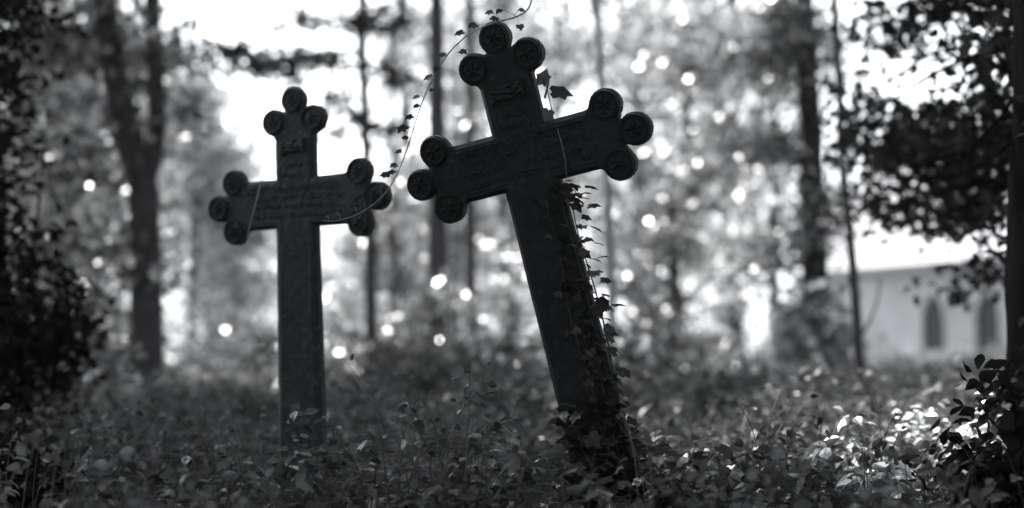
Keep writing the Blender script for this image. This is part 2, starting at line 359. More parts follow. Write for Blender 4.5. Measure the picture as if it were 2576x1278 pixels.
# ------------------------------------------------------------------ chapel far behind on the right
def chapel():
    near, far = np.array([20.2, 58.0]), np.array([15.9, 66.0])
    d = (near-far)/np.linalg.norm(near-far); nrm = np.array([-abs(d[1]), -abs(d[0])]); nrm /= np.linalg.norm(nrm)
    if nrm.dot(-near) < 0: nrm = -nrm
    z0 = gz(18, 62)-.3; eave = CAM_H+3.90
    c0 = far-d*4.0; Ltot = 26.0
    root = empty('chapel', (*c0, z0), 'pale rendered chapel with pointed windows and bright roof beyond the thicket', 'chapel')
    X = np.array([d[0], d[1], 0]); Nn = np.array([nrm[0], nrm[1], 0]); Z = np.array([0, 0, 1.])
    O = np.array([c0[0], c0[1], 0.])
    def P(s, o, z): return O+X*s+Nn*o+Z*z
    def par(px):  # distance along the wall seen at photo column px
        k = (px-CX)/F/CT
        return (c0[0]-k*c0[1]*1.0)/(k*d[1]-d[0]) if abs(k*d[1]-d[0]) > 1e-6 else 0
    wins = [par(2343), par(2478), par(2478)+(par(2478)-par(2343)), par(2478)+2*(par(2478)-par(2343))]
    hw, zs, zt = .68, CAM_H+.30, CAM_H+1.55   # half width, sill, springing
    def arch(s, hw_, zs_, zt_, n=9):
        R2 = 2.3*hw_; off = R2-hw_; am = math.acos(off/R2)
        pts = [(s-hw_, zs_), (s+hw_, zs_), (s+hw_, zt_)]
        pts += [(s-off+R2*math.cos(am*k/n), zt_+R2*math.sin(am*k/n)) for k in range(1, n)]
        pts.append((s, zt_+R2*math.sin(am)))
        pts += [(s+off-R2*math.cos(am*k/n), zt_+R2*math.sin(am*k/n)) for k in range(n-1, 0, -1)]
        pts.append((s-hw_, zt_)); return pts
    # wall with real openings: strips between windows, and outlines bridged inside each bay
    mb = MB()
    def quad(a, b, c, e): mb.add([a, b, c, e], [(0, 1, 2, 3)])
    edges = [0]
    for s in wins: edges += [s-hw-.35, s+hw+.35]
    edges.append(Ltot)
    for i in range(0, len(edges), 2): quad(P(edges[i], 0, z0), P(edges[i+1], 0, z0), P(edges[i+1], 0, eave), P(edges[i], 0, eave))
    for s in wins:
        x0, x1 = s-hw-.35, s+hw+.35
        a = arch(s, hw, zs, zt); n = len(a)
        ring = []
        for (u, z) in a:
            # matching point on the bay's rectangle
            cu, cz = s, (zs+zt)/2; du, dz = u-cu, z-cz
            k = min((x1-cu)/abs(du) if abs(du) > 1e-6 else 1e9, ((eave-cz) if dz > 0 else (cz-z0))/abs(dz) if abs(dz) > 1e-6 else 1e9)
            ring.append((cu+du*k, cz+dz*k))
        for i in range(n):
            j = (i+1) % n
            quad(P(ring[i][0], 0, ring[i][1]), P(ring[j][0], 0, ring[j][1]), P(a[j][0], 0, a[j][1]), P(a[i][0], 0, a[i][1]))
            quad(P(a[i][0], 0, a[i][1]), P(a[j][0], 0, a[j][1]), P(a[j][0], -.3, a[j][1]), P(a[i][0], -.3, a[i][1]))
        for cz_, (uu) in ((eave, x0), (eave, x1), (z0, x0), (z0, x1)):  # corner fillers
            near_ = sorted(range(n), key=lambda q: abs(ring[q][0]-uu)+abs(ring[q][1]-cz_))[:2]
            q1, q2 = near_; mb.add([P(uu, 0, cz_), P(ring[q1][0], 0, ring[q1][1]), P(ring[q2][0], 0, ring[q2][1])], [(0, 1, 2)])
    Wd = 9.0
    for s in (0, Ltot):
        mb.add([P(s, 0, z0), P(s, -Wd, z0), P(s, -Wd, eave), P(s, -Wd/2, eave+5.2), P(s, 0, eave)], [(0, 1, 2, 3, 4)])
    quad(P(0, -Wd, z0), P(Ltot, -Wd, z0), P(Ltot, -Wd, eave), P(0, -Wd, eave))
    mb.build('wall', M['plaster'], root)
    for s in wins:
        f = MB(); a = arch(s, hw, zs, zt); b = arch(s, hw-.07, zs+.07, zt)
        n = len(a)
        for i in range(n):
            j = (i+1) % n
            f.add([P(a[i][0], -.12, a[i][1]), P(a[j][0], -.12, a[j][1]), P(b[j][0], -.12, b[j][1]), P(b[i][0], -.12, b[i][1])], [(0, 1, 2, 3)])
        f.box(P(s, -.14, (zs+zt)/2+.3), (.05, .05, zt-zs+.9))
        for k in range(1, 6): f.box(P(s, -.15, zs+k*.36), (hw*1.9, .04, .035), np.stack([X, Nn, Z], 1))
        fr = f.build('window', M['leadc'], root)
        g = MB(); g.add([P(u, -.2, z) for u, z in a], [tuple(range(n))])
        gl = g.build('glass', M['glassd'], root); gl.parent = fr; 
        h = MB(); c = arch(s, hw+.14, zs-.05, zt)
        for i in range(1, n):
            j = (i+1) % n
            if i == n-1: j = 0
            h.add([P(c[i][0], .03, c[i][1]), P(c[j][0], .03, c[j][1]), P(a[j][0], .03, a[j][1]), P(a[i][0], .03, a[i][1])], [(0, 1, 2, 3)])
        hd = h.build('surround', M['trim'], root); hd.parent = fr
    r = MB()
    r.box(P(Ltot/2, .12, eave+.02), (Ltot+.6, .3, .26), np.stack([X, Nn, Z], 1)); r.build('cornice', M['trim'], root)
    r = MB(); K = 22
    for side in (0, 1):
        for k in range(K):   # rows of tiles, each lapping the one below
            def sl(t): return ((.45-(Wd/2+.45)*t) if side == 0 else (-Wd-.45+(Wd/2+.45)*t), eave+.16-.05+5.35*t)
            (o0, z_0), (o1, z_1) = sl(k/K), sl((k+1.1)/K)
            a0, a1, b0, b1 = P(-.4, o0, z_0+.13), P(Ltot+.4, o0, z_0+.13), P(Ltot+.4, o1, z_1+.02), P(-.4, o1, z_1+.02)
            low0, low1 = P(-.4, o0, z_0), P(Ltot+.4, o0, z_0)
            r.add([a0, a1, b0, b1, low0, low1], [(0, 1, 2, 3), (4, 5, 1, 0)])
    r.build('roof', M['rooft'], root)
chapel()

# ------------------------------------------------------------------ trees
def ground_at(px, d):
    p = at(px, HOR, d); return gz(p[0], p[1])
def clumps(cl, size, gap=.9, up=.6, sub=26, droop=.3):
    """cl: list of (centre, radii(3), number of leaves).  returns positions grouped in twig-sized clusters with holes between"""
    Ps = []
    for c, r, n in cl:
        c = np.array(c); r = np.array(r); k = max(3, n//sub)
        g = rng.normal(size=(k, 3)); g /= np.linalg.norm(g, axis=1)[:, None]
        rad = rng.random(k)**(1/2.2)
        cc = c+g*rad[:, None]*r*(1+.18*rng.normal(size=(k, 1)))
        sp = np.clip(r.min()*.20, size*1.3, size*5)*gap
        nn = max(1, int(n/k)); q = np.repeat(cc, nn, axis=0)
        Ps.append(q+rng.normal(size=q.shape)*np.array([sp*1.25, sp*1.25, sp*.55]))
    return np.concatenate(Ps)
def tree(name, px, d, trunk, crowns, label, cat='tree', m_leaf='lf_far', m_bark='bark', leaf=.09, dens=1.0, group=None, stems=None, tmpl=T_RHOMB, branches=True, gap=.9, nbr=3, bmax=.022):
    """trunk: (width px, [(px,py)...]) ; crowns: (px,py,rx,ry[,k[,dd]]) in photo pixels at depth d (+dd)"""
    wpx, tp = trunk
    g0 = at(tp[0][0], HOR, d); base = np.array([g0[0], g0[1], gz(g0[0], g0[1])-.05])
    root = empty(name, base, label, cat, group)
    mb = MB(); pts = [base]+[at(x, y, d) for x, y in tp[1:]]
    path = smooth_path(pts, 8); L = len(path)
    w0 = wpx/F*d/2; R = w0*np.linspace(1.12, .62, L); R[0] *= 1.25
    mb.tube(path, R, 16 if wpx > 200 else 10, .05 if wpx > 200 else .18)
    for st in (stems or []):   # extra forks
        sw, sp = st; q = smooth_path([at(x, y, d) for x, y in sp], 8); mb.tube(q, np.linspace(1, .6, len(q))*sw/F*d/2, 9, .15)
    cl = []
    for cr in crowns:
        x, y, rx, ry = cr[:4]; k = cr[4] if len(cr) > 4 else 1.0; dd = cr[5] if len(cr) > 5 else 0
        D = d+dd; c = at(x, y, D); a, b = rx/F*D, ry/F*D; depth = min(a, b)*.9 if min(a, b) > .6 else .5
        n = int(k*dens*(2.6 if d > 19 else 3.6)*PI*a*b/(leaf*leaf*.30))
        cl.append((c, (a, depth, b), min(n, 60000)))
        if branches:
            i = np.argmin(np.linalg.norm(path-c, axis=1)-.0*path[:, 2]); i = max(1, min(i, L-2)); s = path[i]
            for _ in range(nbr):
                e = c+rng.normal(size=3)*np.array([a, depth, b])*.45
                q = smooth_path([s, (s+e)/2+rng.normal(size=3)*.08*np.linalg.norm(e-s)*.5, e], 6)
                mb.tube(q, np.linspace(min(bmax, max(w0*.28, .008)), min(.007, max(w0*.07, .004)), len(q)), 6)
    mb.build('trunk', M[m_bark], root, smooth=True)
    if cl:
        P = clumps(cl, leaf, gap)
        build_leaves('crown', P, leaf*(.65+.7*rng.random(len(P))), tmpl, frames(len(P), .35), M[m_leaf], root)
    return root
def shrub(name, px, d, crowns, label, m_leaf='lf_mid', leaf=.10, dens=1.0, group=None, cat='shrub', gap=.9, tmpl=T_RHOMB, m_stem='bark'):
    g0 = at(px, HOR, d); base = np.array([g0[0], g0[1], gz(g0[0], g0[1])])
    root = empty(name, base, label, cat, group); mb = MB(); cl = []
    for cr in crowns:
        x, y, rx, ry = cr[:4]; k = cr[4] if len(cr) > 4 else 1.0
        c = at(x, y, d); a, b = rx/F*d, ry/F*d; dp = max(.25, min(a, b)*1.1)
        cl.append((c, (a, dp, b), min(60000, int(k*dens*3.6*PI*a*b/(leaf*leaf*.30)))))
        for _ in range(5):
            e = c+rng.normal(size=3)*np.array([a, dp, b])*.5; s = base+rng.normal(size=3)*np.array([.1, .1, 0])-np.array([0,0,.03])
            q = smooth_path([s, (s+e)/2+np.array([0, 0, .1*abs(e[2]-s[2])])+rng.normal(size=3)*.05, e], 5); mb.tube(q, np.linspace(.012, .004, len(q)), 5)
    mb.build('stems', M[m_stem], root)
    P = clumps(cl, leaf, gap)
    build_leaves('leaves', P, leaf*(.65+.7*rng.random(len(P))), tmpl, frames(len(P), .5), M[m_leaf], root)
    return root

GT = 'trees of the wood behind the crosses'; GS = 'shrubs between the crosses and the far trees'
# far tall trees, 30-60 m
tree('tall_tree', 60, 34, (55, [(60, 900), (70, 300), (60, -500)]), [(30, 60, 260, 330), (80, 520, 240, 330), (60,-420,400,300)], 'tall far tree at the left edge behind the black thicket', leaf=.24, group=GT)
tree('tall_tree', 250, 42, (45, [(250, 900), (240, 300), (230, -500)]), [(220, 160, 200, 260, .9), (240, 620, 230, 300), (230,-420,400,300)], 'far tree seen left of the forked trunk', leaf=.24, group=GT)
tree('tall_tree', 520, 46, (40, [(540, 900), (540, 600), (530, 330)]), [(540, 500, 130, 290, 1.3), (420, 330, 90, 290, 1.2), (560, 740, 240, 230, .7)], 'sunlit far tree below the open sky left of the upright cross', m_leaf='lf_sun_tint', leaf=.24, group=GT)
tree('tall_tree', 720, 50, (40, [(740, 900), (740, 700), (745, 560)]), [(640, 620, 160, 170, .5), (800, 720, 220, 200, .7)], 'pale low crowned tree behind the upright cross shaft', m_leaf='lf_sun_tint', leaf=.24, group=GT)
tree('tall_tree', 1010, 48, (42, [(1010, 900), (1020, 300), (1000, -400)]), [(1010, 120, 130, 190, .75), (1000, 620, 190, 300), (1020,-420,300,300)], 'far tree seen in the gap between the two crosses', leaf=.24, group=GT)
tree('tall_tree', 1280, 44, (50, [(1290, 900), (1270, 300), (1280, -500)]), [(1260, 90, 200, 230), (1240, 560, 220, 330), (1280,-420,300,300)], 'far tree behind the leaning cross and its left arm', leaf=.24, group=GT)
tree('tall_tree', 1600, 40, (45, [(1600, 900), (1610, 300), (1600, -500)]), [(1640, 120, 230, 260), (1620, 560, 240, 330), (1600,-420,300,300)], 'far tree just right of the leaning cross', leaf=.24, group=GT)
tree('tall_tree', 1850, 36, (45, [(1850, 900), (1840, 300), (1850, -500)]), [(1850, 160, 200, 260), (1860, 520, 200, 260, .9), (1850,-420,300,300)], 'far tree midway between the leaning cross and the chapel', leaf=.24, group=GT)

for a in [(150, 24, [(150, 250, 200, 280), (60, 600, 180, 260)], 'leafy tree filling the view left of the forked trunk'),
          (330, 21, [(330, 150, 120, 200, .8), (300, 600, 150, 240, .9), (440, 330, 60, 190, .7)], 'leafy tree directly behind the forked trunk'),
          (480, 27, [(510, 400, 100, 200, 1.5), (440, 240, 50, 200, 1), (610, 520, 110, 130, 1.5), (600, 700, 130, 150, 1.2)], 'pale leafy tree at the lower left rim of the open sky'),
          (1400, 27, [(1400, 130, 150, 190, .8), (1440, 470, 150, 260, .8)], 'leafy tree behind the upper shaft and right arm of the leaning cross'),
          (1720, 25, [(1720, 180, 170, 230, .8), (1740, 560, 190, 230, .8)], 'leafy tree behind the short dark trunk'),
          (1940, 21, [(1950, 230, 110, 280, .8), (1900, 640, 120, 150, .7)], 'leafy tree just left of the broad dark tree'),
          (1140, 28, [(1120, 250, 110, 260, .7), (1110, 600, 150, 220, .9)], 'leafy tree behind the pair of straight trunks'),
          (980, 26, [(960, 640, 120, 200, .8)], 'low leafy tree right of the upright cross')]:
    tree('leafy_tree', a[0], a[1], (24, [(a[0], 950), (a[0]+10, 500), (a[0], 50)]), a[2], a[3], m_leaf='lf_sun_tint' if a[0] == 480 else 'lf_far' if a[0] > 500 else 'lf_mid', leaf=.19, group=GT)
# trunks nearer by
tree('forked_tree', 365, 12, (78, [(372, 1000), (368, 700), (360, 480), (330, 370), (296, 230), (270, 60), (240, -160), (200, -600)]),
     [(90, 110, 170, 150, 1.2), (150, 400, 170, 150, 1.0), (120, 640, 150, 130, 1.0), (200, 860, 110, 120, .8), (310, 120, 100, 110, .7), (450, 200, 60, 160, .5), (330, 640, 110, 120, .5), (400, -420, 420, 280, 1)], 'forked tree with two dark upright limbs left of the upright cross',
     m_leaf='lf_mid', m_bark='bark', leaf=.11, stems=[(52, [(362, 470), (392, 360), (392, 200), (384, 0), (390, -250), (420, -600)]), (12, [(325, 330), (352, 270), (345, 200)])], gap=1.0)
tree('slender_tree', 915, 15, (30, [(938, 1000), (930, 600), (918, 300), (908, 0), (900, -500)]),
     [(505, 156, 30, 7, 1.6), (560, 150, 60, 11, 1.8), (630, 138, 70, 15, 1.9), (690, 165, 75, 15, 2), (765, 148, 70, 14, 1.8), (640, 188, 55, 9, 1.6), (720, 192, 60, 10, 1.6), (830, 165, 50, 15, 1.5), (690, 62, 60, 8, 1.6), (760, 38, 70, 10, 1.6), (860, 60, 50, 20, 1.2), (850, 250, 42, 18, 1.6), (875, 295, 50, 26, 1.2), (845, 345, 30, 14, 1.3),
      (960, 40, 60, 45, 1), (990, 180, 50, 40, .8), (960, 330, 40, 60, .6), (900, -380, 420, 260, .8)],
     'slender tree between the crosses with leafy branches across the open sky', m_leaf='lf_dark', leaf=.085, gap=.8, tmpl=T_OVATE, nbr=1)
tree('straight_tree', 1095, 20, (52, [(1100, 980), (1100, 500), (1098, 100), (1095, -600)]), [(1080, 420, 100, 90, .5), (1100,-480,260,280,.8)], 'thick straight tree left of the top of the leaning cross', m_leaf='lf_mid', leaf=.1)
tree('straight_tree', 1180, 22, (30, [(1185, 980), (1183, 500), (1180, 100), (1176, -600)]), [(1200, 300, 70, 60, .4), (1240,-480,260,280,.8)], 'thin straight tree close beside the thick trunk', m_leaf='lf_mid', leaf=.1)
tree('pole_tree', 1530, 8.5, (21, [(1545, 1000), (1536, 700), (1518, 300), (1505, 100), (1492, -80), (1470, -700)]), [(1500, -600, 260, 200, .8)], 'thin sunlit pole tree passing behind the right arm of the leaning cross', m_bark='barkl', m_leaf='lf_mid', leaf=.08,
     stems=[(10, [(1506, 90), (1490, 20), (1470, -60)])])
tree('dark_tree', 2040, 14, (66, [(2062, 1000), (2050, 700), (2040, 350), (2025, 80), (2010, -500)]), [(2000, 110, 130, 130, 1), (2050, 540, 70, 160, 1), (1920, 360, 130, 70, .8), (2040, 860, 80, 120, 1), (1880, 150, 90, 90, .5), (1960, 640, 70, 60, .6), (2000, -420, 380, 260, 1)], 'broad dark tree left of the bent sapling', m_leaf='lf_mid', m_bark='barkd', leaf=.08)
tree('sapling', 2180, 8.5, (24, [(2188, 1120), (2160, 900), (2150, 740), (2138, 600), (2118, 400), (2110, 200), (2098, 0), (2090, -250), (2080, -700)]),
     [(2120, -480, 240, 200, .8), (2085, 560, 12, 16, .5)], 'thin bent sapling with knobbly dark stem in front of the chapel', m_bark='bark', m_leaf='lf_dark', leaf=.06, branches=False,
     stems=[(9, [(2150, 740), (2136, 715), (2134, 690)]), (8, [(2117, 400), (2150, 330), (2160, 240)]), (8, [(2155, 860), (2180, 820), (2205, 760), (2212, 700)]), (7, [(2140, 620), (2120, 590), (2108, 540)])])
tree('young_tree', 1015, 17, (14, [(1020, 980), (1012, 760), (985, 620), (960, 500)]), [(960, 560, 60, 60, .5)], 'crooked young tree low between the crosses', m_leaf='lf_mid', leaf=.08, stems=[(9, [(1012, 760), (1050, 660), (1060, 580)])])
tree('short_tree', 1697, 19, (42, [(1697, 985), (1700, 860), (1695, 700), (1690, 500)]), [(1700, 600, 130, 120, .7), (1620, 780, 70, 70, .5), (1780, 420, 90, 70, .5)], 'dark short trunk standing in the thicket right of the leaning cross', m_leaf='lf_mid', m_bark='barkd', leaf=.1)

# shrubs
def sh(px, d, cr, label, **k): shrub('shrub', px, d, cr, label, group=GS, **k)
sh(300, 17, [(300, 900, 110, 90), (250, 760, 80, 80, .7)], 'dim shrub at the foot of the forked tree')
sh(560, 24, [(560, 900, 130, 80), (600, 800, 90, 60, .7)], 'bright hazy shrub left of the upright cross shaft', m_leaf='lf_sun_tint', leaf=.15)
sh(860, 20, [(880, 900, 110, 90), (860, 800, 60, 70, .7)], 'grey shrub just right of the upright cross shaft', leaf=.08)
sh(1060, 16, [(1060, 880, 120, 120), (1100, 760, 80, 90, .7)], 'dark shrub between the shafts of the two crosses')
sh(1270, 22, [(1270, 760, 90, 130, .6), (1300, 930, 110, 70)], 'shrub with bright gaps left of the leaning shaft', m_leaf='lf_far', leaf=.15)
sh(1650, 15, [(1640, 880, 100, 110, .8), (1600, 740, 60, 80, .6)], 'loose shrub right of the leaning shaft')
sh(1800, 22, [(1800, 720, 120, 110, .6), (1790, 900, 130, 90, .8)], 'pale shrub below the far trees at right', m_leaf='lf_sun_tint', leaf=.15)
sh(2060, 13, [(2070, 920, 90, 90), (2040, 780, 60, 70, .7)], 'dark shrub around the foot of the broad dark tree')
sh(2230, 30, [(2240, 925, 90, 55), (2300, 950, 60, 50)], 'bright shrub under the left end of the chapel wall', m_leaf='lf_sun_tint', leaf=.1)
sh(2380, 28, [(2380, 930, 90, 50), (2330, 960, 80, 50)], 'bright shrub below the left chapel window', m_leaf='lf_sun_tint', leaf=.1)
sh(2500, 20, [(2490, 930, 80, 60), (2450, 980, 90, 60)], 'shrub below the right chapel window', m_leaf='lf_mid', leaf=.08)

# blurred understorey, nothing tells one of these from the next
for _ in range(46):
    px = random.uniform(120, 2300); d = random.uniform(9.5, 21); yb = CY+0
    top = random.uniform(800, 930); ry = (990-top)/2
    if abs(px-1985) < 130: d = random.uniform(15, 21)
    c = [(px, top+ry, random.uniform(70, 120), ry, .8), (px+random.uniform(-60, 60), top+ry*.6, 45, ry*.7, .7)]
    if px > 2100: c = [(px, 985, 80, 40, .8)]
    shrub('understorey_shrub', px, d, c, 'blurred leafy shrub in the dim understorey beyond the crosses', m_leaf=random.choice(['lf_mid', 'lf_mid', 'lf_dark']), leaf=.09, group='dim understorey shrubs')
# near dark masses at both sides
shrub('yew', 20, 6.0, [(-60, 350, 130, 420, 1.2), (0, 900, 180, 330, 1.3), (110, 820, 110, 160, .9), (-60,-100,200,260,1)], 'black yew thicket filling the left edge', m_leaf='lf_black', leaf=.05, cat='yew', m_stem='bark_sil')
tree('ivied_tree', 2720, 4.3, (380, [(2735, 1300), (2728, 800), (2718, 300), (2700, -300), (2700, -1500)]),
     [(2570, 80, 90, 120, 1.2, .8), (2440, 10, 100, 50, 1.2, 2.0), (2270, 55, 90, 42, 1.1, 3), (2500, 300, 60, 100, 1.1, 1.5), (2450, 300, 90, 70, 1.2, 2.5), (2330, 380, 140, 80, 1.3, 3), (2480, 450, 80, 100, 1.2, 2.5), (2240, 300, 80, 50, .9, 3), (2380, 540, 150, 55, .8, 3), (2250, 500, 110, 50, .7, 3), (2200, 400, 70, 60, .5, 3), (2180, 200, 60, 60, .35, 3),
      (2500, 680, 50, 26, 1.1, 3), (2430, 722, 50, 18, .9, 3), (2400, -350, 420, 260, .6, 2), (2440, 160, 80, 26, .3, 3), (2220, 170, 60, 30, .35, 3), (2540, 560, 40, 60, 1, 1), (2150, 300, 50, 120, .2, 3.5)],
     'huge black trunk at the right edge with dark leafy boughs above the chapel', m_leaf='lf_black', m_bark='bark_sil', leaf=.055, gap=1.25, dens=1.5, tmpl=T_OVATE, nbr=1, bmax=.009)
shrub('vignette_bush', 2600, 3.3, [(2640, 1200, 200, 130, 3), (2640, 1020, 100, 100, 3)], 'black bush added to darken the lower right corner like vignetting', m_leaf='lf_black', leaf=.042, cat='bush', tmpl=T_OVATE, m_stem='bark_sil')  # added bush, imitates dark lens vignetting in this corner
shrub('vignette_bush', 40, 3.6, [(-40, 1230, 160, 120, 1.2)], 'black bush added to darken the lower left corner like vignetting', m_leaf='lf_black', leaf=.042, cat='bush', tmpl=T_OVATE, m_stem='bark_sil')  # its left counterpart, likewise added in place of vignetting
shrub('yew', -620, 4.0, [(-620, 600, 440, 560, .9), (-250, 1150, 260, 240, 1.0)], 'black thicket added beyond the left edge to darken the lower left', m_leaf='lf_black', leaf=.045, cat='yew', m_stem='bark_sil', tmpl=T_OVATE)  # added mostly outside the frame to shade the lower left
shrub('yew', 3200, 3.6, [(3200, 700, 380, 600, .9), (2800, 1270, 170, 140, 1.2)], 'black thicket added beyond the right edge to darken the lower right', m_leaf='lf_black', leaf=.045, cat='yew', m_stem='bark_sil', tmpl=T_OVATE)  # unseen, added to keep light off the lower right
GL = 'low bushes along the edge of the undergrowth'
for px, d, cr, lb in [(150, 8, [(140, 1010, 130, 70)], 'low dark bush right of the black thicket'), (330, 9, [(330, 1030, 110, 45)], 'low bush before the forked tree'), (520, 10, [(520, 1020, 120, 35)], 'low bush at the bright bank left of the upright cross'),
     (660, 8, [(650, 1040, 80, 40)], 'low bush just left of the upright cross foot'), (900, 8, [(900, 1020, 90, 60)], 'low bush just right of the upright cross foot'), (1080, 9, [(1080, 990, 120, 75)], 'dark low bush midway between the crosses'),
     (1270, 8, [(1270, 1020, 110, 70)], 'low bush against the left side of the leaning shaft'), (1640, 8, [(1640, 1040, 100, 60)], 'low bush just right of the leaning shaft foot'), (1820, 9, [(1820, 1010, 110, 60)], 'low bush right of the leaning cross'),
     (1980, 7, [(1980, 1060, 110, 60)], 'low bush before the white headstone'), (2200, 8, [(2230, 1050, 130, 60)], 'low bush right of the sapling foot'), (2420, 7, [(2420, 1040, 120, 60)], 'low bush before the chapel windows')]:
    cr = [(c[0], c[1]-8, c[2], c[3]*1.2, 1.2) for c in cr]
    shrub('low_bush', px, d, cr, lb, m_leaf='lf_herb', leaf=.05, dens=.8, group=GL, tmpl=T_RHOMB)

# unseen trees added to shade the crosses and ground, trunks beside the frame
def shade_canopy(x, y, crowns, label, m_leaf='lf_dark', leaf=.10, k=1.0):
    root = empty('added_shade_tree', (x, y, gz(x, y)-.1), label, 'tree')
    mb = MB(); q = smooth_path([(x, y, gz(x, y)-.1), (x*1.02, y, 2.5), (x*.98, y+.1, 5.5)], 8); mb.tube(q, np.linspace(.17, .09, len(q)), 12, .15)
    cl = []
    for (cx, cy_, cz, rx, ry, rz) in crowns:
        c = np.array([cx, cy_, cz]); cl.append((c, (rx, ry, rz), int(k*2.0*PI*rx*ry/(leaf*leaf*.30))))
        for _ in range(3):
            e = c+rng.normal(size=3)*np.array([rx, ry, rz])*.4; p = smooth_path([q[10], (q[10]+e)/2+np.array([0, 0, .4]), e], 6); mb.tube(p, np.linspace(.05, .012, len(p)), 6)
    mb.build('trunk', M['barkd'], root, smooth=True)
    P = clumps(cl, leaf); build_leaves('crown', P, leaf*(.65+.7*rng.random(len(P))), T_RHOMB, frames(len(P), 1.0), M[m_leaf], root)
shade_canopy(-5.2, 9.0, [(-3.8, 8.6, 5.6, 1.9, 2.0, .9), (-2.6, 6.9, 5.2, 1.6, 1.6, .8), (-5.4, 11, 6.2, 2.3, 2.2, 1.1)], 'unseen tree added out to the left to shade both crosses')
shade_canopy(5.4, 9.5, [(1.5, 8.6, 5.6, 2.2, 2.0, .9), (3.8, 11, 6.0, 2.2, 2.0, 1.0), (2.4, 12.0, 6.2, 2.0, 2.0, 1.0)], 'unseen tree added out to the right to shade the undergrowth')
shade_canopy(-3.4, -2.2, [(-2.4, -2.4, 3.0, 2.2, 1.6, 2.6), (0, -3.4, 3.6, 2.0, 1.4, 2.4), (-1.5, .2, 5.2, 2.2, 2.0, .9), (-3.8, 2.0, 3.0, 1.2, 2.2, 2.2)], 'unseen tree added on the near left to block front light', k=1.8)
shade_canopy(3.4, -2.0, [(2.6, -2.4, 3.0, 2.2, 1.6, 2.6), (2.8, 1.0, 5.0, 2.2, 2.2, .9), (4.0, 1.6, 2.6, .9, 2.2, 2.2), (.8, 2.6, 5.6, 2.2, 1.8, .9)], 'unseen tree added on the near right to block front light', k=1.8)
shade_canopy(-7.6, 16.0, [(-5.5, 15.5, 8.2, 3.0, 3.0, 1.4), (-.6, 17.5, 8.8, 2.4, 2.4, 1.2), (1.2, 16, 8.6, 2.6, 2.6, 1.2)], 'unseen tree added beyond the left edge to darken the middle distance', leaf=.13, k=.9)
shade_canopy(8.4, 17.5, [(5.5, 16.5, 8.4, 3.0, 3.0, 1.3), (2.6, 19.5, 9.0, 2.6, 2.6, 1.3), (-2.5, 20, 9.4, 3.0, 2.6, 1.3)], 'unseen tree added beyond the right edge to darken the middle distance', leaf=.13, k=.9)
# ------------------------------------------------------------------ headstones
def headstone(px, py_top, py_bot, wpx, d, lean, label, plaque):
    top, bot = at(px, py_top, d), at(px, py_bot, d)
    base = np.array([bot[0], bot[1], gz(bot[0], bot[1])-.05]); H = top[2]-base[2]; Wd = wpx/F*d
    root = bpy.data.objects.new('headstone', None); C.collection.objects.link(root)
    root.location = tuple(map(float, base)); root.rotation_euler = (0, lean, .15); tag(root, label, 'headstone', 'pale headstones in the undergrowth')
    n = 16; out_ = [(-Wd/2, 0), (Wd/2, 0), (Wd/2, H-Wd/2*.8)]+[(Wd/2*math.cos(a), H-Wd/2*.8+Wd/2*.8*math.sin(a)) for a in np.linspace(0, PI, n)[1:-1]]+[(-Wd/2, H-Wd/2*.8)]
    k = len(out_); T = .07
    V = [(x, -T, z) for x, z in out_]+[(x, T, z) for x, z in out_]
    Fs = [tuple(range(k)), tuple(range(2*k-1, k-1, -1))]+[(j, i, i+k, j+k) for i, j in [(i, (i+1) % k) for i in range(k)]]
    link_mesh('slab', V, Fs, M['stone'], root)
    if plaque:
        V = [(.27*Wd*math.cos(a), -T-.012, H*.70+.16*Wd*math.sin(a)) for a in np.linspace(0, 2*PI, 25)[:-1]]+[(.27*Wd*math.cos(a), -T+.01, H*.70+.16*Wd*math.sin(a)) for a in np.linspace(0, 2*PI, 25)[:-1]]
        link_mesh('plaque', V, [tuple(range(23, -1, -1))]+[(i, (i+1) % 24, 24+(i+1) % 24, 24+i) for i in range(24)], M['stoned'], root)
headstone(1985, 772, 940, 82, 14, -.05, 'white round topped headstone with a dark oval plaque', True)
headstone(322, 930, 1010, 50, 11, .04, 'small pale headstone under the forked tree', False)

